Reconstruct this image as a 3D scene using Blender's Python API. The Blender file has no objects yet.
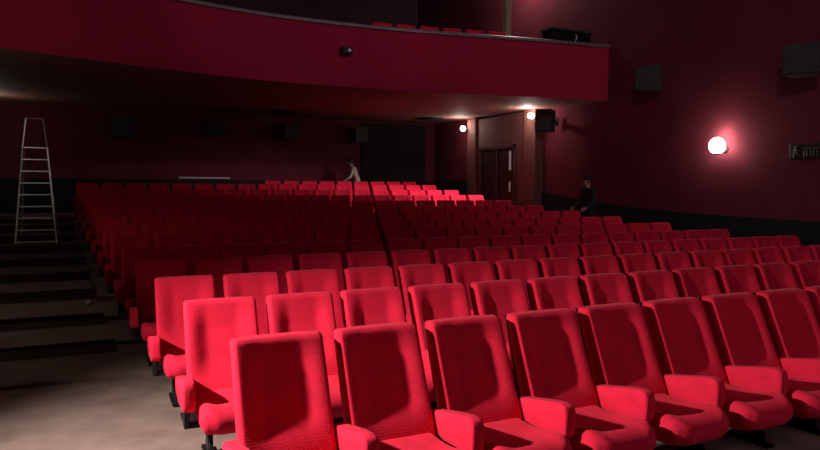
import bpy, bmesh, math, random
from mathutils import Vector, Matrix
random.seed(4)
S = bpy.context.scene
COL = S.collection
PI = math.pi

# ---------------------------------------------------------------- camera
cd = bpy.data.cameras.new('camera'); cam = bpy.data.objects.new('camera', cd); COL.objects.link(cam)
YAW, PIT, ROL = 0.4334, -0.0556, 0.0049
cw, sw, cp, sp = math.cos(YAW), math.sin(YAW), math.cos(PIT), math.sin(PIT)
Fv = Vector((sw*cp, cw*cp, sp)); Rv = Vector((cw, -sw, 0)); Uv = Rv.cross(Fv)
R2 = Rv*math.cos(ROL)+Uv*math.sin(ROL); U2 = Uv*math.cos(ROL)-Rv*math.sin(ROL)
M = Matrix((R2, U2, -Fv)).transposed().to_4x4(); M.translation = Vector((-0.563, -3.390, 1.741))
cam.matrix_world = M
cd.sensor_width = 36; cd.lens = 36*659.9/820; cd.clip_start = .05; cd.clip_end = 100
S.camera = cam
# ---------------------------------------------------------------- world, exposure
w = bpy.data.worlds.new('world'); S.world = w; w.use_nodes = True
w.node_tree.nodes['Background'].inputs[0].default_value = (.55, .42, .58, 1)
w.node_tree.nodes['Background'].inputs[1].default_value = .028
S.view_settings.view_transform = 'Standard'; S.view_settings.look = 'None'
S.view_settings.exposure = 0; S.view_settings.gamma = 1
# ---------------------------------------------------------------- lights of the hall, with added fills
def lamp(name, kind, loc, power, color, size=.1, target=None, angle=None, blend=.5):
    l = bpy.data.lights.new(name, kind); l.energy = power; l.color = color
    if kind == 'AREA': l.size = size
    else: l.shadow_soft_size = size
    if kind == 'SPOT': l.spot_size = angle; l.spot_blend = blend
    o = bpy.data.objects.new(name, l); COL.objects.link(o); o.location = loc
    if target is not None:
        o.rotation_euler = (Vector(target)-Vector(loc)).to_track_quat('-Z', 'Y').to_euler()
    return o
# bright work lamp high in the left aisle beside the first row (outside the frame)
lamp('work_light', 'SPOT', (-2.65, .42, 2.60), 1550, (1, .88, .84), .08, (.25, .20, .1), math.radians(97), 1.0)
# unseen fills added in front: one for the seats, spots for the fascia
lamp('front_fill', 'AREA', (4.2, -4.2, 3.1), 33, (1, .76, .84), 1.8, (4.6, 3.0, .4))
for ax, pw in ((-1.6, 1000), (3.3, 1800), (8.0, 1200)):
    lamp('fascia_fill', 'SPOT', (3.6, -7.5, 6.6), pw, (1, .74, .90), .3, (ax, 9.6, 5.45), math.radians(24), 1.0)  # added spots that brighten the balcony front, no lamps of the hall
# fill spot added to lift the upper right wall, not a hall fixture
lamp('wall_fill', 'SPOT', (-1.0, -5.0, 6.8), 1000, (1, .74, .84), .3, (10.4, 5.0, 5.6), math.radians(64), 1.0)
WARM = (1, .84, .66)
# ---------------------------------------------------------------- materials
def mat(name, color, rough=.8, metal=0, var=.25, scale=8, bump=0, bscale=60, sheen=0, emit=None, stretch=(1, 1, 1), spec=.3, wave=None, col2=None, coord='Object'):
    m = bpy.data.materials.new(name); m.use_nodes = True
    nt = m.node_tree; N = nt.nodes; L = nt.links; b = N['Principled BSDF']
    b.inputs['Roughness'].default_value = rough; b.inputs['Metallic'].default_value = metal
    b.inputs['Specular IOR Level'].default_value = spec
    tc = N.new('ShaderNodeTexCoord'); mp = N.new('ShaderNodeMapping'); mp.inputs['Scale'].default_value = stretch
    L.new(tc.outputs[coord], mp.inputs[0])
    n = N.new('ShaderNodeTexNoise'); n.inputs['Scale'].default_value = scale; n.inputs['Detail'].default_value = 6
    L.new(mp.outputs[0], n.inputs['Vector'])
    r = N.new('ShaderNodeValToRGB')
    c = Vector(color); c2 = Vector(col2) if col2 else c*(1+var)
    c1 = c if col2 else c*(1-var)
    r.color_ramp.elements[0].position = .3; r.color_ramp.elements[1].position = .7
    r.color_ramp.elements[0].color = (*c1, 1); r.color_ramp.elements[1].color = (*c2, 1)
    L.new(n.outputs[0], r.inputs[0]); L.new(r.outputs[0], b.inputs['Base Color'])
    if bump:
        nb = N.new('ShaderNodeTexNoise'); nb.inputs['Scale'].default_value = bscale; nb.inputs['Detail'].default_value = 3
        L.new(mp.outputs[0], nb.inputs['Vector'])
        bp = N.new('ShaderNodeBump'); bp.inputs['Strength'].default_value = bump; bp.inputs['Distance'].default_value = .01
        L.new(nb.outputs[0], bp.inputs['Height']); last = bp
        if wave:
            wv = N.new('ShaderNodeTexWave'); wv.bands_direction = wave[0]; wv.inputs['Scale'].default_value = wave[1]
            wv.inputs['Distortion'].default_value = 1.5; wv.inputs['Detail'].default_value = 2
            L.new(tc.outputs[coord], wv.inputs['Vector'])
            b2 = N.new('ShaderNodeBump'); b2.inputs['Strength'].default_value = wave[2]; b2.inputs['Distance'].default_value = .004
            L.new(wv.outputs[0], b2.inputs['Height']); L.new(bp.outputs[0], b2.inputs['Normal']); last = b2
        L.new(last.outputs[0], b.inputs['Normal'])
    if sheen:
        b.inputs['Sheen Weight'].default_value = sheen; b.inputs['Sheen Roughness'].default_value = .4
        b.inputs['Sheen Tint'].default_value = (1, .35, .42, 1)
    if emit:
        b.inputs['Emission Color'].default_value = (*emit[0], 1); b.inputs['Emission Strength'].default_value = emit[1]
    return m
VELOUR = mat('red_velour', (.62, .015, .044), .9, var=.10, scale=7, bump=.12, bscale=90, sheen=.10, spec=.1, wave=('Z', 22, .08))
VELOUR2 = mat('red_velour_arm', (.64, .016, .047), .9, var=.10, scale=9, bump=.2, bscale=120, sheen=.10, spec=.1)
SHELL = mat('dark_seat_shell', (.06, .008, .012), .6)
BLACK = mat('black_metal', (.012, .012, .013), .45, .4)
ALU = mat('aluminium', (.62, .60, .58), .38, .8, var=.1)
CARPET = mat('brown_carpet', (.20, .145, .12), .95, var=.22, scale=3, bump=.4, bscale=140, spec=.05)
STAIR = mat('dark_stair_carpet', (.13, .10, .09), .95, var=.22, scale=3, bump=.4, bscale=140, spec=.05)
NOSE = mat('stair_nosing', (.20, .17, .16), .7)
WALL = mat('red_wall_fabric', (.13, .021, .034), .9, var=.12, scale=1.3, bump=.2, bscale=40, spec=.1)
FASCIA = mat('red_fascia', (.30, .012, .042), .85, var=.07, scale=1.0, bump=.1, bscale=40, spec=.1)
DADO = mat('black_dado', (.008, .010, .010), .8, var=.2, scale=2)
DARKW = mat('dark_wall', (.09, .055, .058), .9, var=.15, scale=1.2)
SOFFIT = mat('brown_soffit', (.27, .12, .095), .75, var=.12, scale=2.5, bump=.3, bscale=30, stretch=(1, 6, 1))
TAN = mat('brown_plaster', (.15, .06, .048), .8, var=.1, scale=2)
RAIL = mat('grey_rail', (.16, .13, .13), .5, .3)
SPK = mat('speaker_black', (.026, .030, .029), .6, spec=.4)
GRILLE = mat('speaker_grille', (.040, .046, .042), .7, bump=.5, bscale=200)
DOORM = mat('dark_door', (.035, .018, .016), .5)
PALE = mat('pale_metal', (.55, .5, .5), .4)
GLOW = mat('lamp_glass', (1, 1, 1), .4, var=0, emit=((1, .93, .80), 28))
SIGNF = mat('sign_dark', (.018, .016, .014), .5)
SIGNW = mat('sign_pale', (.13, .12, .11), .5)
# ---------------------------------------------------------------- helpers
def obj(name, bm, m, parent=None, smooth=False, loc=None, mods=()):
    bmesh.ops.recalc_face_normals(bm, faces=bm.faces)
    me = bpy.data.meshes.new(name); bm.to_mesh(me); bm.free()
    for x in (m if isinstance(m, (list, tuple)) else [m]): me.materials.append(x)
    if smooth:
        for p in me.polygons: p.use_smooth = True
    o = bpy.data.objects.new(name, me); COL.objects.link(o)
    if parent: o.parent = parent
    if loc: o.location = loc
    return o
def tag(o, label=None, cat=None, group=None, kind=None):
    if label: o['label'] = label
    if cat: o['category'] = cat
    if group: o['group'] = group
    if kind: o['kind'] = kind
    return o
def empty(name, loc, rz=0):
    o = bpy.data.objects.new(name, None); COL.objects.link(o); o.location = loc; o.rotation_euler = (0, 0, rz)
    o.empty_display_size = .1
    return o
def box(bm, x0, x1, y0, y1, z0, z1, bev=0, seg=2):
    vs = [bm.verts.new(p) for p in [(x0,y0,z0),(x1,y0,z0),(x1,y1,z0),(x0,y1,z0),(x0,y0,z1),(x1,y0,z1),(x1,y1,z1),(x0,y1,z1)]]
    fs = [bm.faces.new([vs[i] for i in f]) for f in [(0,3,2,1),(4,5,6,7),(0,1,5,4),(1,2,6,5),(2,3,7,6),(3,0,4,7)]]
    if bev:
        es = list({e for f in fs for e in f.edges})
        bmesh.ops.bevel(bm, geom=es, offset=bev, segments=seg, affect='EDGES', profile=.5)
    return bm
def nb(): return bmesh.new()
def bx(*a, **k): return box(nb(), *a, **k)
def tube(bm, a, b, r, n=10, r2=None):
    a = Vector(a); b = Vector(b); d = (b-a); q = d.to_track_quat('Z', 'Y')
    r2 = r if r2 is None else r2
    A = [bm.verts.new(a+q@Vector((r*math.cos(t*2*PI/n), r*math.sin(t*2*PI/n), 0))) for t in range(n)]
    B = [bm.verts.new(b+q@Vector((r2*math.cos(t*2*PI/n), r2*math.sin(t*2*PI/n), 0))) for t in range(n)]
    for i in range(n): bm.faces.new([A[i], A[(i+1)%n], B[(i+1)%n], B[i]])
    bm.faces.new(A[::-1]); bm.faces.new(B)
    return bm
def ball(bm, c, r, sz=1, u=24, v=14):
    g = bmesh.ops.create_uvsphere(bm, u_segments=u, v_segments=v, radius=r)
    for q in g['verts']: q.co = Vector((q.co.x, q.co.y, q.co.z*sz))+Vector(c)
    return bm
def prism(bm, poly, x0, x1, axis='x'):
    f = (lambda p, s: (s, p[0], p[1])) if axis == 'x' else (lambda p, s: (p[0], s, p[1])) if axis == 'y' else (lambda p, s: (p[0], p[1], s))
    A = [bm.verts.new(f(p, x0)) for p in poly]; B = [bm.verts.new(f(p, x1)) for p in poly]
    n = len(poly)
    for i in range(n): bm.faces.new([A[i], A[(i+1)%n], B[(i+1)%n], B[i]])
    bm.faces.new(A[::-1]); bm.faces.new(B)
    return bm
def sm(a, b, x):
    t = max(0, min(1, (x-a)/(b-a))); return t*t*(3-2*t)
# ---------------------------------------------------------------- floor profile
RP, P, DR = 1.2476, .56, -.100
Z = [0, .005, .01, .03, .065, .125, .195, .28, .37, .475, .59, .72, .87, .98]
NR = 14
XL, XR, YB, YF = -3.4, 10.40, 18.2, -9.0
RISE = .62
def struct(name, bm, m, parent=None, smooth=False):
    o = obj(name, bm, m, parent, smooth)
    if not parent: o['kind'] = 'structure'
    return o
def stepped(edges, x0, x1, yend, zs=None):
    # edges: list of (y, z) : level z starts at y ; x0/x1 callables of y
    bm = nb()
    pts = []
    z = 0; pts.append((YF, 0))
    for y, zz in edges:
        pts.append((y, z)); pts.append((y, zz)); z = zz
    pts.append((yend, z))
    for i in range(len(pts)-1):
        (ya, za), (yb, zb) = pts[i], pts[i+1]
        v = [bm.verts.new(p) for p in [(x0(ya), ya, za), (x1(ya), ya, za), (x1(yb), yb, zb), (x0(yb), yb, zb)]]
        bm.faces.new(v)
    # underside gives the slab thickness
    a = [bm.verts.new((x0(y), y, -.4)) for y in (YF, yend)]; b = [bm.verts.new((x1(y), y, -.4)) for y in (YF, yend)]
    bm.faces.new([a[0], b[0], b[1], a[1]])
    bmesh.ops.remove_doubles(bm, verts=bm.verts, dist=1e-5)
    return bm
edge_l = lambda y: -.13+DR*y/RP
edge_r = lambda y: 9.98+DR*y/RP
struct('floor', stepped([(i*RP-RISE, Z[i]) for i in range(3, NR)], edge_l, edge_r, YB+.1), CARPET)
# left aisle with its own stairs
AY = [3.12, 4.5, 5.86, 7.5, 8.92, 10.35, 11.7, 12.85, 14.2, 15.4, 16.5]
def zy(y):
    t = y/RP; i = int(min(max(t, 0), NR-2)); f = t-i
    return Z[i]+(Z[i+1]-Z[i])*min(max(f, 0), 1)
AZ = [.03]+[zy(y+.55) for y in AY[1:]]
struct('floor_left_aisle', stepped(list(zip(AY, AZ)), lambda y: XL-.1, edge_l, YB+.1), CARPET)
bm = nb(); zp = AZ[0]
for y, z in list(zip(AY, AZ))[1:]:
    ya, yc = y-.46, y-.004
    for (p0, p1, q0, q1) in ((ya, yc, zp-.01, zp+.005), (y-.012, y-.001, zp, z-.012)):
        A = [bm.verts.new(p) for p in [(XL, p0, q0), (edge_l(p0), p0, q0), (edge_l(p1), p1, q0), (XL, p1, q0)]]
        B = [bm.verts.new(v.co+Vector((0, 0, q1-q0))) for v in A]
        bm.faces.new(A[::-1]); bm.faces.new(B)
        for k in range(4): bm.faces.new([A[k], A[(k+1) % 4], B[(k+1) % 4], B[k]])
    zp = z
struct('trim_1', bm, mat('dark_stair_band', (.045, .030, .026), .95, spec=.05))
struct('floor_right_aisle', stepped([(i*RP-RISE, Z[i]) for i in range(3, NR)], edge_r, lambda y: XR+.1, YB+.1), CARPET)
# walls
struct('wall_left', bx(XL-.2, XL, YF, YB+6, -.4, 9.2), WALL)
struct('wall_right', bx(XR, XR+.2, YF, YB+6, -.4, 9.2), WALL)
struct('wall_back', bx(XL-.2, XR+.2, YB, YB+.2, -.4, 4.3), WALL)
struct('wall_front', bx(XL-.2, XR+.2, YF-.2, YF, -.4, 9.2), DARKW)
struct('wall_balcony_back', bx(XL-.2, XR+.2, YB+1.5, YB+1.7, 4.3, 9.2), mat('dark_red_wall', (.055, .022, .030), .9))
struct('ceiling', bx(XL-.2, XR+.2, YF-.2, YB+6, 9.2, 9.4), DARKW)
# dados (dark lower band of the walls)
dz = [(-9, 1.15), (4, 1.21), (6.5, 1.26), (8.6, 1.35), (12, 1.68), (16, 2.0), (YB, 2.05)]
struct('baseboard_right', prism(nb(), [(y, z) for y, z in dz]+[(YB, -.3), (-9, -.3)], XR-.03, XR), DADO)
struct('baseboard_left', prism(nb(), [(y, z) for y, z in dz]+[(YB, -.3), (-9, -.3)], XL, XL+.03), DADO)
struct('baseboard_back', bx(XL+.03, XR-.03, YB-.03, YB, -.3, 1.98), DADO)
# darker flat panel on the right part of the back wall
struct('trim_2', bx(7.55, 10.0, YB-.08, YB, 1.98, 4.0), mat('dark_back_panel', (.018, .007, .010), .9, bump=.3, bscale=10, stretch=(8, 1, 1)))
# ---------------------------------------------------------------- balcony
bal = empty('balcony', (3.8, 9.5, 3.85)); tag(bal, 'curved red balcony front with brown ceiling beneath, spanning the hall', 'balcony', kind='structure')
BP = [(-3.4, 7.95), (-1.96, 8.45), (-.59, 8.98), (1.11, 9.50), (2.58, 9.78), (4.57, 9.81), (6.42, 9.62), (8.67, 9.27), (10.4, 9.08)]
def yb(x):
    # front edge of the balcony in plan, a smooth curve through BP
    n = len(BP)
    for k in range(n-1):
        if x <= BP[k+1][0] or k == n-2: break
    p0, p1, p2, p3 = BP[max(k-1, 0)], BP[k], BP[k+1], BP[min(k+2, n-1)]
    h = p2[0]-p1[0]; t = (x-p1[0])/h
    m1 = (p2[1]-p0[1])/(p2[0]-p0[0])*h; m2 = (p3[1]-p1[1])/(p3[0]-p1[0])*h
    return (2*t**3-3*t*t+1)*p1[1]+(t**3-2*t*t+t)*m1+(-2*t**3+3*t*t)*p2[1]+(t**3-t*t)*m2
NX = 48
xs = [XL+(XR-XL)*i/NX for i in range(NX+1)]
o0 = Vector((3.8, 9.5, 3.85))
def ribbon(name, prof, m):
    # prof: closed list of (dy, z) swept along the curved front
    bm = nb(); rows = []
    for x in xs:
        rows.append([bm.verts.new(Vector((x, yb(x)+dy, z))-o0) for dy, z in prof])
    n = len(prof)
    for a, b in zip(rows, rows[1:]):
        for i in range(n): bm.faces.new([a[i], a[(i+1)%n], b[(i+1)%n], b[i]])
    bm.faces.new(rows[0]); bm.faces.new(rows[-1][::-1])
    o = obj(name, bm, m, bal, True)
    for p in o.data.polygons: p.use_smooth = False
    return o
ribbon('fascia', [(0, 3.85), (0, 5.06), (.02, 5.10), (.16, 5.10), (.16, 3.879), (.008, 3.879), (.008, 3.85)], FASCIA)
ribbon('handrail', [(-.05, 5.101), (-.05, 5.16), (.0, 5.185), (.2, 5.185), (.2, 5.101)], RAIL)
bm = nb(); rows = []
for x in xs:
    y0 = yb(x)
    rows.append([bm.verts.new(Vector(p)-o0) for p in [(x, y0+.01, 3.86), (x, YB, 4.08), (x, YB, 4.3), (x, y0+.17, 4.3), (x, y0+.17, 3.88), (x, y0+.01, 3.88)]])
for a, b in zip(rows, rows[1:]):
    for i in range(6): bm.faces.new([a[i], a[(i+1)%6], b[(i+1)%6], b[i]])
bm.faces.new(rows[0]); bm.faces.new(rows[-1][::-1])
obj('soffit', bm, SOFFIT, bal)
# balcony raked floor
bm = nb()
for k in range(6):
    z1 = 4.45+.42*k
    bm2 = [(x, max(yb(x)+.17, 0)+1.1*k) for x in xs]
    A = [bm.verts.new(Vector((x, y, 4.3))-o0) for x, y in bm2]; B = [bm.verts.new(Vector((x, y, z1))-o0) for x, y in bm2]
    yend = YB+1.5
    Cc = [bm.verts.new(Vector((x, yend, z1))-o0) for x, y in bm2]
    for i in range(NX):
        bm.faces.new([A[i], A[i+1], B[i+1], B[i]]); bm.faces.new([B[i], B[i+1], Cc[i+1], Cc[i]])
obj('terrace', bm, STAIR, bal)
# ---------------------------------------------------------------- vestibule with door (right, under the balcony)
VX = 10.15
struct('wall_vestibule', bx(VX, XR, 11.6, 15.25, .3, 3.9), TAN)
for n_, (a, b) in enumerate([(11.6-.05, 12.1), (14.75, 15.25)]):
    struct('trim_%d' % (3+n_), bx(VX-.07, VX, a, b, .3, 3.94, bev=.01), TAN)
struct('baseboard_vestibule', bx(VX-.02, VX, 12.1, 14.75, .4, 1.3), DADO)
d = struct('door_1', bx(VX-.05, VX, 12.60, 14.40, .5, 2.92), DOORM)
fr = nb()
for a in [(12.5, 12.6, .5, 3.02), (14.4, 14.5, .5, 3.02), (12.5, 14.5, 2.92, 3.02), (13.47, 13.53, .5, 2.92)]:
    box(fr, VX-.08, VX-.05, *a, bev=.006, seg=1)
obj('door_frame', fr, mat('door_frame', (.07, .03, .025), .5), d)
obj('door_pull', tube(tube(nb(), (VX-.11, 12.7, 2.28), (VX-.11, 12.7, 2.83), .035), (VX-.11, 12.7, 1.65), (VX-.11, 12.7, 1.95), .03), PALE, d)
# ---------------------------------------------------------------- lamps
def globe_lamp(loc, r, power, label, wall, color=WARM, sz=1.0, up=False):
    t = empty('wall_lamp', loc); tag(t, label, 'lamp', 'globe lamps on the walls')
    dx, dy = wall
    b = nb(); tube(b, (dx*(r+.10), dy*(r+.10), -r*.4), (dx*(r+.06), dy*(r+.06), -r*.4), .07, 16); obj('wall_plate', b, BLACK, t)
    b = nb(); tube(b, (dx*(r+.07), dy*(r+.07), -r*.4), (dx*r*.3, dy*r*.3, -r*.95*sz), .014); tube(b, (0, 0, -r*1.02*sz), (0, 0, -r*.85*sz), r*.5, 16); obj('bracket', b, BLACK, t)
    g = obj('glass_globe', ball(nb(), (0, 0, 0), r, sz), GLOW, t, True)
    l = lamp('lamp_light', 'POINT', (dx*.06, 0, r*sz+.05) if up else (-dx*(r+.06), -dy*(r+.06), r*.6), power, color, .03 if up else r*.6); l.parent = t
    return t
globe_lamp((10.17, 5.73, 2.585), .145, 9, 'large bright globe lamp on the right wall, out in the open hall', (1, 0), sz=1.12, up=True)
globe_lamp((9.95, 11.57, 3.71), .085, 30, 'small bright globe lamp at the near corner of the door bay, right under the balcony', (1, 0), (1, .84, .80))
globe_lamp((9.92, 15.25, 3.66), .085, 22, 'small bright globe lamp at the far corner of the door bay, by the back wall', (1, 0), (1, .84, .80))
globe_lamp((-3.18, 16.0, 3.52), .085, 3, 'globe lamp at the left wall under the balcony, on the edge of the frame', (-1, 0), (.9, 1, .85))
globe_lamp((-3.17, 5.73, 2.60), .145, 9, 'added globe lamp on the left wall to brighten the aisle stairs, outside the frame', (-1, 0))  # unseen lamp mirrored from the right wall, added to lift the dark stairs
globe_lamp((10.18, 12.0, 7.75), .145, 170, 'globe lamp on the right wall above the balcony seats', (1, 0), (1, .85, .8))
# reflector of the near door-bay lamp throws its beam across the rear rows
rl = lamp('lamp_beam', 'SPOT', (9.78, 11.28, 3.45), 1000, (1, .84, .86), .06, (7.6, 13.6, 1.3), math.radians(70), 1.0)
# ---------------------------------------------------------------- cinema seats
def backrest_bm():
    bm = nb(); NZ, NF = 34, 34
    ztop, zbot, R = .97, .33, .028
    rings = []
    for k in range(NZ+1):
        t = k/NZ
        t = 1-(1-t)**1.6                      # denser near the top
        z = zbot+(ztop-zbot)*t
        hw = .2425
        e = ztop-z
        round_ = 0
        if e < R:
            s = math.sqrt(max(0, R*R-(R-e)**2)); hw -= (R-s); round_ = (R-s)
        lean = -(ztop-z)*.44
        th = .072+.04*(1-t)
        ring = []
        for i in range(NF+1):                 # front surface, left to right
            u = -1+2*i/NF
            a = abs(u)
            side = sm(.36, .86, a)             # side bolsters
            hollow = (1-side)*(1-.75*max(0, min(1, (t-.72)/.24)))*sm(.20, .44, t)
            y = lean-.040+.042*hollow
            y += .030*(sm(.94, 1.0, a))+.012*sm(.98, 1, a)
            y += round_*.9
            ring.append(bm.verts.new((hw*u, y, z)))
        for i in range(5):                    # back surface, right to left
            u = 1-2*i/4
            ring.append(bm.verts.new((hw*u*(1.0 if abs(u) < 1 else .985), lean+th-(.02 if abs(u) == 1 else 0)-round_*.9, z)))
        rings.append(ring)
    n = len(rings[0])
    for a, b in zip(rings, rings[1:]):
        for i in range(n): bm.faces.new([a[i], a[(i+1)%n], b[(i+1)%n], b[i]])
    bm.faces.new(rings[0][::-1]); bm.faces.new(rings[-1])
    return bm
def cushion_bm():
    bm = nb(); NXc, NY = 20, 20
    x0, y0, y1 = .222, -.18, -.79
    top = []
    for j in range(NY+1):
        v = j/NY; row = []
        for i in range(NXc+1):
            u = -1+2*i/NXc; a = abs(u)
            z = .428+.016*sm(.5, .85, a)*sm(.4, .7, v)+.026*sm(.60, .85, v)
            z -= .022*sm(.86, 1, a)**1.5+.035*sm(.90, 1, v)**1.5
            y = y0+(y1-y0)*v + .03*sm(.6, 1, a)*v
            w_ = x0-.015*sm(.92, 1, v)
            row.append(bm.verts.new((w_*u, y, z)))
        top.append(row)
    for a, b in zip(top, top[1:]):
        for i in range(NXc): bm.faces.new([a[i], a[i+1], b[i+1], b[i]])
    loop = top[0]+[r[-1] for r in top[1:]]+top[-1][-2::-1]+[r[0] for r in top[-2:0:-1]]
    prev = loop
    for zz, ins in ((.385, .006), (.34, .002), (.31, -.014), (.295, -.04)):
        cur = []
        for q in loop:
            c = q.co; s = 1+ins/.25
            cur.append(bm.verts.new((c.x*s, -.48+(c.y+.48)*s, zz)))
        for i in range(len(loop)): bm.faces.new([prev[i], prev[(i+1) % len(loop)], cur[(i+1) % len(loop)], cur[i]])
        prev = cur
    bm.faces.new(prev)
    return bm
def arm_bm(s=-1):
    bm = nb()
    poly = [(-.17, .42), (-.17, .515), (-.32, .545), (-.50, .585), (-.59, .602), (-.64, .594), (-.655, .56), (-.65, .44), (-.62, .41), (-.35, .40)]
    prism(bm, poly, s*.28-.035, s*.28+.035)
    bmesh.ops.bevel(bm, geom=list(bm.edges), offset=.013, segments=2, affect='EDGES', profile=.5)
    return bm
def legs_bm(s=-1):
    bm = nb(); xa = s*.28; x = xa-s*.16
    box(bm, x-.016, x+.016, -.34, -.22, .02, .27, bev=.004, seg=1)
    box(bm, xa-.016, xa+.016, -.50, -.44, .27, .42, bev=.004, seg=1); box(bm, min(x, xa)-.012, max(x, xa)+.012, -.48, -.24, .262, .292, bev=.004, seg=1); box(bm, x-.035, x+.035, -.46, -.14, 0, .025, bev=.005, seg=1)
    prism(bm, [(-.34, .16), (-.42, .02), (-.34, .02)], x-.01, x+.01)
    return bm
proto = empty('cinema_seat', (0, 0, 0))
bk = obj('backrest', backrest_bm(), VELOUR, proto, True)
bs = obj('back_shell', prism(nb(), [(.085, .95), (.095, .95), (-.148, .33), (-.158, .33)], -.222, .222), SHELL, bk)
for p in bs.data.polygons: p.use_smooth = False
cu = obj('cushion', cushion_bm(), VELOUR2, proto, True)
ar = obj('armrest', arm_bm(), VELOUR2, proto, True)
lg = obj('leg', legs_bm(), BLACK, proto)
hb = nb(); tube(hb, (-.236, -.25, .27), (.236, -.25, .27), .018, 10)
hg = obj('hinge_bar', hb, BLACK, proto)
ARM_R = bpy.data.meshes.new('armrest'); t_ = arm_bm(1); bmesh.ops.recalc_face_normals(t_, faces=t_.faces); t_.to_mesh(ARM_R); t_.free(); ARM_R.materials.append(VELOUR2)
LEG_R = bpy.data.meshes.new('leg'); t_ = legs_bm(1); bmesh.ops.recalc_face_normals(t_, faces=t_.faces); t_.to_mesh(LEG_R); t_.free(); LEG_R.materials.append(BLACK)
for p in ARM_R.polygons: p.use_smooth = True
ORD = ['first', 'second', 'third', 'fourth', 'fifth', 'sixth', 'seventh', 'eighth', 'ninth', 'tenth', 'eleventh', 'twelfth', 'thirteenth', 'fourteenth', 'fifteenth', 'sixteenth', 'seventeenth', 'eighteenth']
def copytree(o, parent=None):
    c = o.copy(); COL.objects.link(c)
    if parent: c.parent = parent
    for ch in o.children: copytree(ch, c)
    return c
KIDS = list(proto.children)
def seat_name(i, j):
    row = 'front' if i == 0 else ('back' if i == 13 else ORD[i])
    if i == 13:
        k = j-9
        side = 'leftmost' if k == 0 else ('rightmost' if k == 8 else ORD[k]+' from the left')
        return 'red velour cinema seat in the short back row, '+side
    if j == 0: pos = 'at the left aisle'
    elif j == 17: pos = 'at the right aisle'
    elif j < 9: pos = ORD[j]+' from the left aisle'
    else: pos = ORD[17-j]+' from the right aisle'
    look = 'brightly lit red velour seat' if (i < 2 and j < 4) else 'red velour cinema seat'
    return look+' in the '+row+' row, '+pos
first = True
for i in range(NR):
    js = range(9, 18) if i == 13 else range(18)
    for j in js:
        if first: r = proto
        else:
            r = proto.copy(); COL.objects.link(r)
            for ch in KIDS: copytree(ch, r)
        x = j*P+.245+DR*i
        r.location = (x, i*RP, Z[i])
        if not first: r.rotation_euler = (random.uniform(-.010, .010), 0, 0)
        first = False
        tag(r, seat_name(i, j), 'seat', 'red cinema seats in rows')
        if j == 17:
            for nm, me in (('armrest', ARM_R), ('leg', LEG_R)):
                c = bpy.data.objects.new(nm, me); COL.objects.link(c); c.parent = r
# ---------------------------------------------------------------- balcony seats peeking over the rail
bb = nb(); box(bb, -.24, .24, -.06, .05, .45, 1.0, bev=.04, seg=3)
bcs = empty('balcony_seat', (0, 0, 0))
obj('backrest', bb, VELOUR2, bcs, True)
obj('cushion', bx(-.23, .23, -.50, -.05, .32, .45, bev=.03, seg=3), VELOUR2, bcs, True)
obj('leg', tube(tube(nb(), (-.2, -.2, 0), (-.2, -.2, .34), .02), (.2, -.2, 0), (.2, -.2, .34), .02), BLACK, bcs)
NB = 6
for k in range(NB):
    r = bcs if k == 0 else copytree(bcs)
    x = 5.24+k*.56
    r.location = (x, yb(x)+.95, 4.451)
    if k: r.rotation_euler = (0, 0, 0)
    r.location.z = 4.49
    tag(r, 'red seat on the balcony showing just above the rail, %s' % ('leftmost of them' if k == 0 else 'rightmost, beside the post' if k == NB-1 else ORD[k]+' from the left'), 'seat', 'balcony seats behind the rail')
# ---------------------------------------------------------------- balcony post, ledge box, fascia projector
post = bx(-.085, .085, -.085, .085, 0, 4.3, bev=.01)
tag(obj('post', post, mat('olive_paint', (.34, .32, .18), .6), loc=(9.36, 11.9, 4.87)), 'olive grey square post rising from the balcony behind the rail', 'post')
desk = empty('control_desk', (9.72, yb(9.8)+.55, 4.47)); tag(desk, 'long black box on the balcony against the right wall', 'box')
obj('body', bx(-.62, .50, -.18, .25, 0, 1.02, bev=.02), BLACK, desk); obj('lid', bx(-.66, .54, -.22, .28, .1021*10, 1.08, bev=.01), SPK, desk)
tag(obj('cable_hook', tube(tube(nb(), (0, 0, 0), (.05, 0, .10), .012), (.05, 0, .10), (.02, 0, .17), .012), PALE, loc=(9.52, yb(9.52)+.06, 5.186)), 'small pale hook standing on the balcony rail', 'hook')
pj = empty('spot_projector', (4.02, yb(4.02), 4.56)); tag(pj, 'small dark spotlight fixed on the balcony front', 'spotlight')
obj('housing', bx(-.11, .11, -.24, -.05, -.07, .07, bev=.015), BLACK, pj)
obj('bracket', bx(-.03, .03, -.05, 0, -.05, .05, bev=.005), BLACK, pj)
obj('lens', tube(nb(), (.03, -.262, 0), (.03, -.24, 0), .035, 16), PALE, pj)
# soffit vents
for loc, lab in (((9.1, 16.0, 4.045), 'dark round ceiling vent under the balcony, nearer the door bay'), ((4.4, 16.2, 4.048), 'dark round ceiling vent under the balcony, near its middle')):
    v = empty('ceiling_vent', loc); tag(v, lab, 'vent', 'ceiling vents under the balcony')
    obj('ring', tube(nb(), (0, 0, -.05), (0, 0, 0), .42, 28), BLACK, v); obj('disc', tube(nb(), (0, 0, -.065), (0, 0, -.051), .33, 28), DOORM, v)
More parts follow.
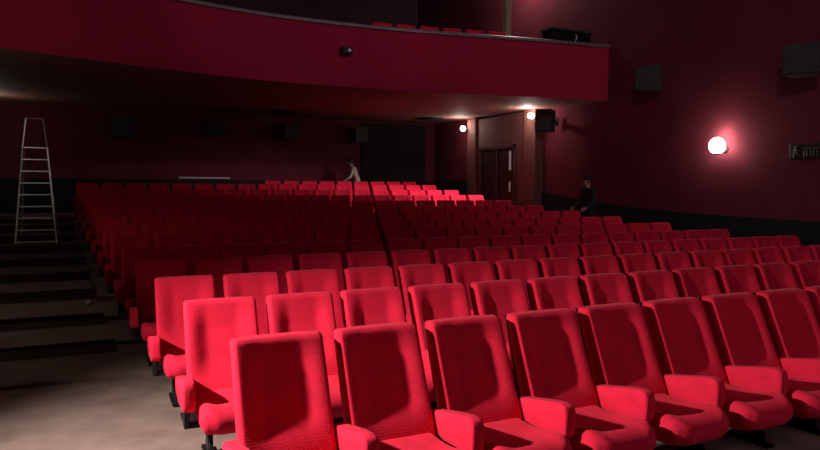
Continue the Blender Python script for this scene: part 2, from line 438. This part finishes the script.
# ---------------------------------------------------------------- speakers
def speaker(loc, w_, h, dpt, rz, tilt, label, wall):
    t = empty('wall_speaker', loc, rz); tag(t, label, 'speaker', 'wall loudspeakers')
    t.rotation_euler = (tilt, 0, rz)
    bm = prism(nb(), [(-w_/2, 0), (w_/2, 0), (w_*.36, dpt), (-w_*.36, dpt)], -h/2, h/2, 'z')
    bmesh.ops.bevel(bm, geom=list(bm.edges), offset=.012, segments=2, affect='EDGES')
    obj('cabinet', bm, SPK, t)
    obj('grille', bx(-w_/2+.02, w_/2-.02, -.02, -.001, -h/2+.02, h/2-.02, bev=.006, seg=1), GRILLE, t)
    b = bx(-.04, .04, dpt+.001, dpt+wall, -.04, .04, bev=.005, seg=1); box(b, -.1, .1, dpt+wall-.03, dpt+wall, -.12, .12, bev=.005, seg=1)
    obj('bracket', b, BLACK, t)
for k, (x, z, w_, h) in enumerate([(-.02, 3.50, .62, .62), (2.58, 3.56, .52, .46), (5.0, 3.55, .56, .50), (7.38, 3.56, .46, .50)]):
    speaker((x, 17.72, z), w_, h, .34, 0, 0, 'black loudspeaker on the dark back wall, '+['leftmost of four', 'second from the left', 'third from the left', 'rightmost, above the standing person'][k], .125)
speaker((9.72, 10.75, 3.50), .48, .56, .34, PI/2*-.82, 0, 'black loudspeaker beside the near door-bay lamp, under the balcony edge', .24)
speaker((9.73, 7.14, 4.08), .52, .48, .34, -PI/2*.72, 0, 'black loudspeaker high on the right wall beyond the balcony end', .27)
speaker((9.71, 3.76, 3.86), .55, .50, .36, -PI/2*.72, 0, 'grey-black loudspeaker high on the right wall at the frame edge', .27)
# ---------------------------------------------------------------- exit sign
sg = empty('exit_sign', (XR-.03, 4.08, 2.41)); tag(sg, 'dark sign with a pale figure pictogram on the right wall', 'sign')
obj('panel', bx(-.03, .028, -.36, .25, -.125, .125, bev=.006, seg=1), SIGNF, sg)
b = nb(); box(b, -.04, -.031, .265, .29, -.125, .125); 
obj('edge_bar', bx(-.03, .028, .262, .29, -.125, .125, bev=.004, seg=1), SIGNW, sg); b.free()
b = nb()
def glyph(b, pts, r=.011):
    for p, q in zip(pts, pts[1:]): tube(b, (-.034, p[0], p[1]), (-.034, q[0], q[1]), r, 6)
# running figure
ball(b, (-.036, .165, .075), .022, 1, 10, 8)
glyph(b, [(.165, .05), (.17, -.01), (.20, -.05), (.195, -.10)]); glyph(b, [(.17, -.01), (.13, -.045), (.10, -.08)])
glyph(b, [(.205, .005), (.165, .035), (.12, .01)])
obj('figure', b, SIGNW, sg)
b = nb()
glyph(b, [(.05, .045), (-.30, .045)], .008)
for y in (.02, -.03, -.10, -.15, -.22, -.29): glyph(b, [(y, .01), (y-.012, -.085)], .009)
obj('lettering', b, SIGNW, sg)
# pale rail on back wall
tag(obj('wall_batten', bx(-.78, .78, -.06, .0, -.025, .025, bev=.008), PALE, loc=(2.3, YB, 2.035)), 'thin pale horizontal batten on the back wall just above the seats', 'batten')
# litter
b = nb(); bmesh.ops.create_icosphere(b, subdivisions=2, radius=.05)
for v in b.verts: v.co *= random.uniform(.6, 1.25); v.co.z *= .6
tag(obj('paper_scrap', b, mat('paper', (.6, .58, .55), .8), loc=(-.78, 6.55, zy(6.41)+.03)), 'small crumpled pale paper scrap lying on the aisle stairs', 'paper')
# ---------------------------------------------------------------- step ladder
ld = empty('step_ladder', (-1.86, 12.45, AZ[6]+.001)); tag(ld, 'tall aluminium stepladder with guard hoop standing open in the left aisle', 'ladder')
H = 1.97
wb, wt = .37, .225
def lerp(a, b, t): return a+(b-a)*t
for s in (-1, 1):
    b = nb(); tube(b, (s*wb, -.30, 0), (s*wt, -.05, H), .022, 8); obj('rail', b, ALU, ld)
    b = nb(); tube(b, (s*wb*.95, .62, AZ[7]-AZ[6]+.002), (s*wt*.9, .05, H-.02), .018, 8); obj('rear_leg', b, ALU, ld)
    b = nb(); tube(b, (s*wt, -.05, H), (s*wt*.68, 0, 2.58), .014, 8); obj('guard_post', b, ALU, ld)
for k in range(1, 9):
    t = (.03+(k-1)*.2425)/H
    x = lerp(wb, wt, t); y = lerp(-.30, -.05, t); z = H*t
    obj('rung', bx(-x, x, y-.035, y+.035, z-.014, z+.014, bev=.004, seg=1), ALU, ld)
obj('platform', bx(-wt, wt, -.10, .16, H-.015, H+.02, bev=.006, seg=1), ALU, ld)
obj('guard_hoop', tube(nb(), (-wt*.68, 0, 2.58), (wt*.68, 0, 2.58), .014, 8), ALU, ld)
b = nb(); tube(b, (-wb*.80, .50, .52), (wb*.80, .50, .52), .010, 8); obj('rear_brace', b, ALU, ld)
# ---------------------------------------------------------------- people
SKIN = mat('skin', (.38, .20, .14), .6, var=.05); HAIR = mat('dark_hair', (.012, .009, .008), .6, var=.2)
def skinned(name, joints, edges, mats, pick, parent=None, sub=2, loc=(0, 0, 0)):
    me = bpy.data.meshes.new(name+'_tmp'); me.from_pydata([j[0] for j in joints], edges, [])
    o = bpy.data.objects.new(name, me); COL.objects.link(o)
    m = o.modifiers.new('s', 'SKIN'); m.use_smooth_shade = True
    for v, j in zip(me.skin_vertices[0].data, joints):
        v.radius = j[1] if isinstance(j[1], tuple) else (j[1], j[1])
    me.skin_vertices[0].data[0].use_root = True
    o.modifiers.new('u', 'SUBSURF').levels = sub; o.modifiers['u'].render_levels = sub
    dg = bpy.context.evaluated_depsgraph_get(); dg.update()
    nm = bpy.data.meshes.new_from_object(o.evaluated_get(dg))
    o.modifiers.clear(); o.data = nm; bpy.data.meshes.remove(me)
    nm.materials.clear()
    for x in mats: nm.materials.append(x)
    for p in nm.polygons: p.use_smooth = True; p.material_index = pick(p.center)
    if parent: o.parent = parent
    o.location = loc
    return o
def hand(joints, edges, wrist_i, wrist, d, side, curl):
    # palm + five fingers, d: direction of the hand, side: direction across the palm, curl: direction the fingers bend
    w0 = Vector(wrist); d = Vector(d).normalized(); s = Vector(side).normalized(); c = Vector(curl).normalized()
    joints.append((tuple(w0+d*.05), (.034, .018))); pi_ = len(joints)-1; edges.append((wrist_i, pi_))
    for k, (off, ln) in enumerate([(-.030, .072), (-.010, .082), (.011, .076), (.030, .060)]):
        a = w0+d*.085+s*off
        b_ = a+d*ln*.5+c*.008; e_ = b_+d*ln*.3+c*ln*.35
        n = len(joints)
        joints += [(tuple(a), .010), (tuple(b_), .009), (tuple(e_), .0075)]
        edges += [(pi_, n), (n, n+1), (n+1, n+2)]
    n = len(joints)
    a = w0+d*.03-s*.04
    joints += [(tuple(a), .012), (tuple(a+d*.035-s*.02+c*.01), .010), (tuple(a+d*.06-s*.018+c*.025), .008)]
    edges += [(pi_, n), (n, n+1), (n+1, n+2)]
def person(loc, rz, pose, top, trousers, label, scale=1.0):
    t = empty('person', loc, rz); tag(t, label, 'person')
    lean, armf = pose['lean'], pose['arm']
    hip = Vector((0, 0, .93)); L = lean
    def up(z, extra=0):   # spine point bending forward (-y is forward)
        k = max(0, (z-.93))
        return (0, -k*math.sin(L)-extra, .93+k*math.cos(L))
    J = [((0, 0, .95), (.155, .105)), (up(1.12), (.14, .10)), (up(1.30), (.165, .115)), (up(1.43), (.13, .095)), (up(1.50), (.055, .055)),
         (up(1.60, .02), (.078, .092)), (up(1.70, .025), (.074, .088))]
    E = [(0, 1), (1, 2), (2, 3), (3, 4), (4, 5), (5, 6)]
    for s in (-1, 1):
        sh = Vector(up(1.42)); st = pose['step']*s
        n = len(J)
        J += [((s*.175, sh.y, sh.z), .062)]
        a = armf[0 if s < 0 else 1]
        el = Vector((s*.24, sh.y-a[0], sh.z-a[1])); wr = Vector((s*.22, el.y-a[2], el.z-a[3]))
        J += [(tuple(el), .045), (tuple(wr), .030)]
        E += [(3, n), (n, n+1), (n+1, n+2)]
        hand(J, E, n+2, wr, (wr-el), (0, 1, 0) if abs((wr-el).normalized().y) < .6 else (0, 0, 1), (-s, 0, 0))
        n = len(J)
        J += [((s*.09, -.0, .86), (.095, .10)), ((s*.10, -st*.5-.03, .49), .062), ((s*.10, -st+.03, .10), .042), ((s*.105, -st-.10, .045), (.042, .035)), ((s*.105, -st-.17, .035), (.035, .025))]
        E += [(0, n), (n, n+1), (n+1, n+2), (n+2, n+3), (n+3, n+4)]
    nz = up(1.52)
    def pick(c):
        k = (c.z-.93)/math.cos(L)+.93 if c.z > .93 else c.z
        if c.z < .10: return 3
        if abs(c.x) > .19:
            # forearm / hand
            return pose['fore'](c)
        if k > 1.50: return 0
        if c.z < .96: return 2
        return 1
    body = skinned('body', J, E, [SKIN, top, trousers, BLACK], pick, t)
    hd = Vector(up(1.66, .025))
    b = nb(); ball(b, hd+Vector((0, .018, .028)), .102, 1.08, 20, 14)
    for v in list(b.verts):
        if v.co.y < hd.y-.045 and v.co.z < hd.z+.05: v.co.y = hd.y-.03
        if v.co.z < hd.z-.075: v.co.z = hd.z-.075
    obj('hair', b, HAIR, t, True)
    b = nb()
    fy = hd.y-.105
    tube(b, (0, fy+.02, hd.z+.012), (0, fy-.018, hd.z-.022), .010, 8, .014); obj('nose', b, SKIN, t, True)
    b = nb(); ball(b, (-.032, fy+.018, hd.z+.012), .012, 1, 10, 8); ball(b, (.032, fy+.018, hd.z+.012), .012, 1, 10, 8); obj('eyes', b, HAIR, t, True)
    obj('mouth', bx(-.024, .024, fy+.008, fy+.022, hd.z-.055, hd.z-.045, bev=.003, seg=1), mat('lips', (.35, .10, .09), .6), t)
    for s in (-1, 1):
        b = nb(); ball(b, (s*.084, hd.y+.0, hd.z-.0), .022, 1.4, 10, 8); obj('ear', b, SKIN, t, True)
    return t
KHAKI = mat('pale_shirt', (.50, .42, .32), .9, bump=.3, bscale=15); NAVY = mat('dark_trousers', (.015, .016, .022), .9)
BLK = mat('dark_jacket', (.018, .018, .021), .85, bump=.3, bscale=12)
person((7.06, 17.15, Z[13]), -1.85, {'lean': .38, 'step': .12, 'arm': [(.10, .26, .20, .14), (.10, .26, .20, .14)], 'fore': lambda c: 1 if c.z > 1.04 else 0}, KHAKI, NAVY,
       'dark-haired person in a pale shirt bending forward behind the back row')
person((9.86, 9.0, Z[7]), -1.55, {'lean': .12, 'step': .16, 'arm': [(.05, .28, .20, .10), (.05, .28, .20, .10)], 'fore': lambda c: 1 if c.z > 1.04 else 0}, BLK, NAVY,
       'person in dark clothes standing in the right aisle against the wall')
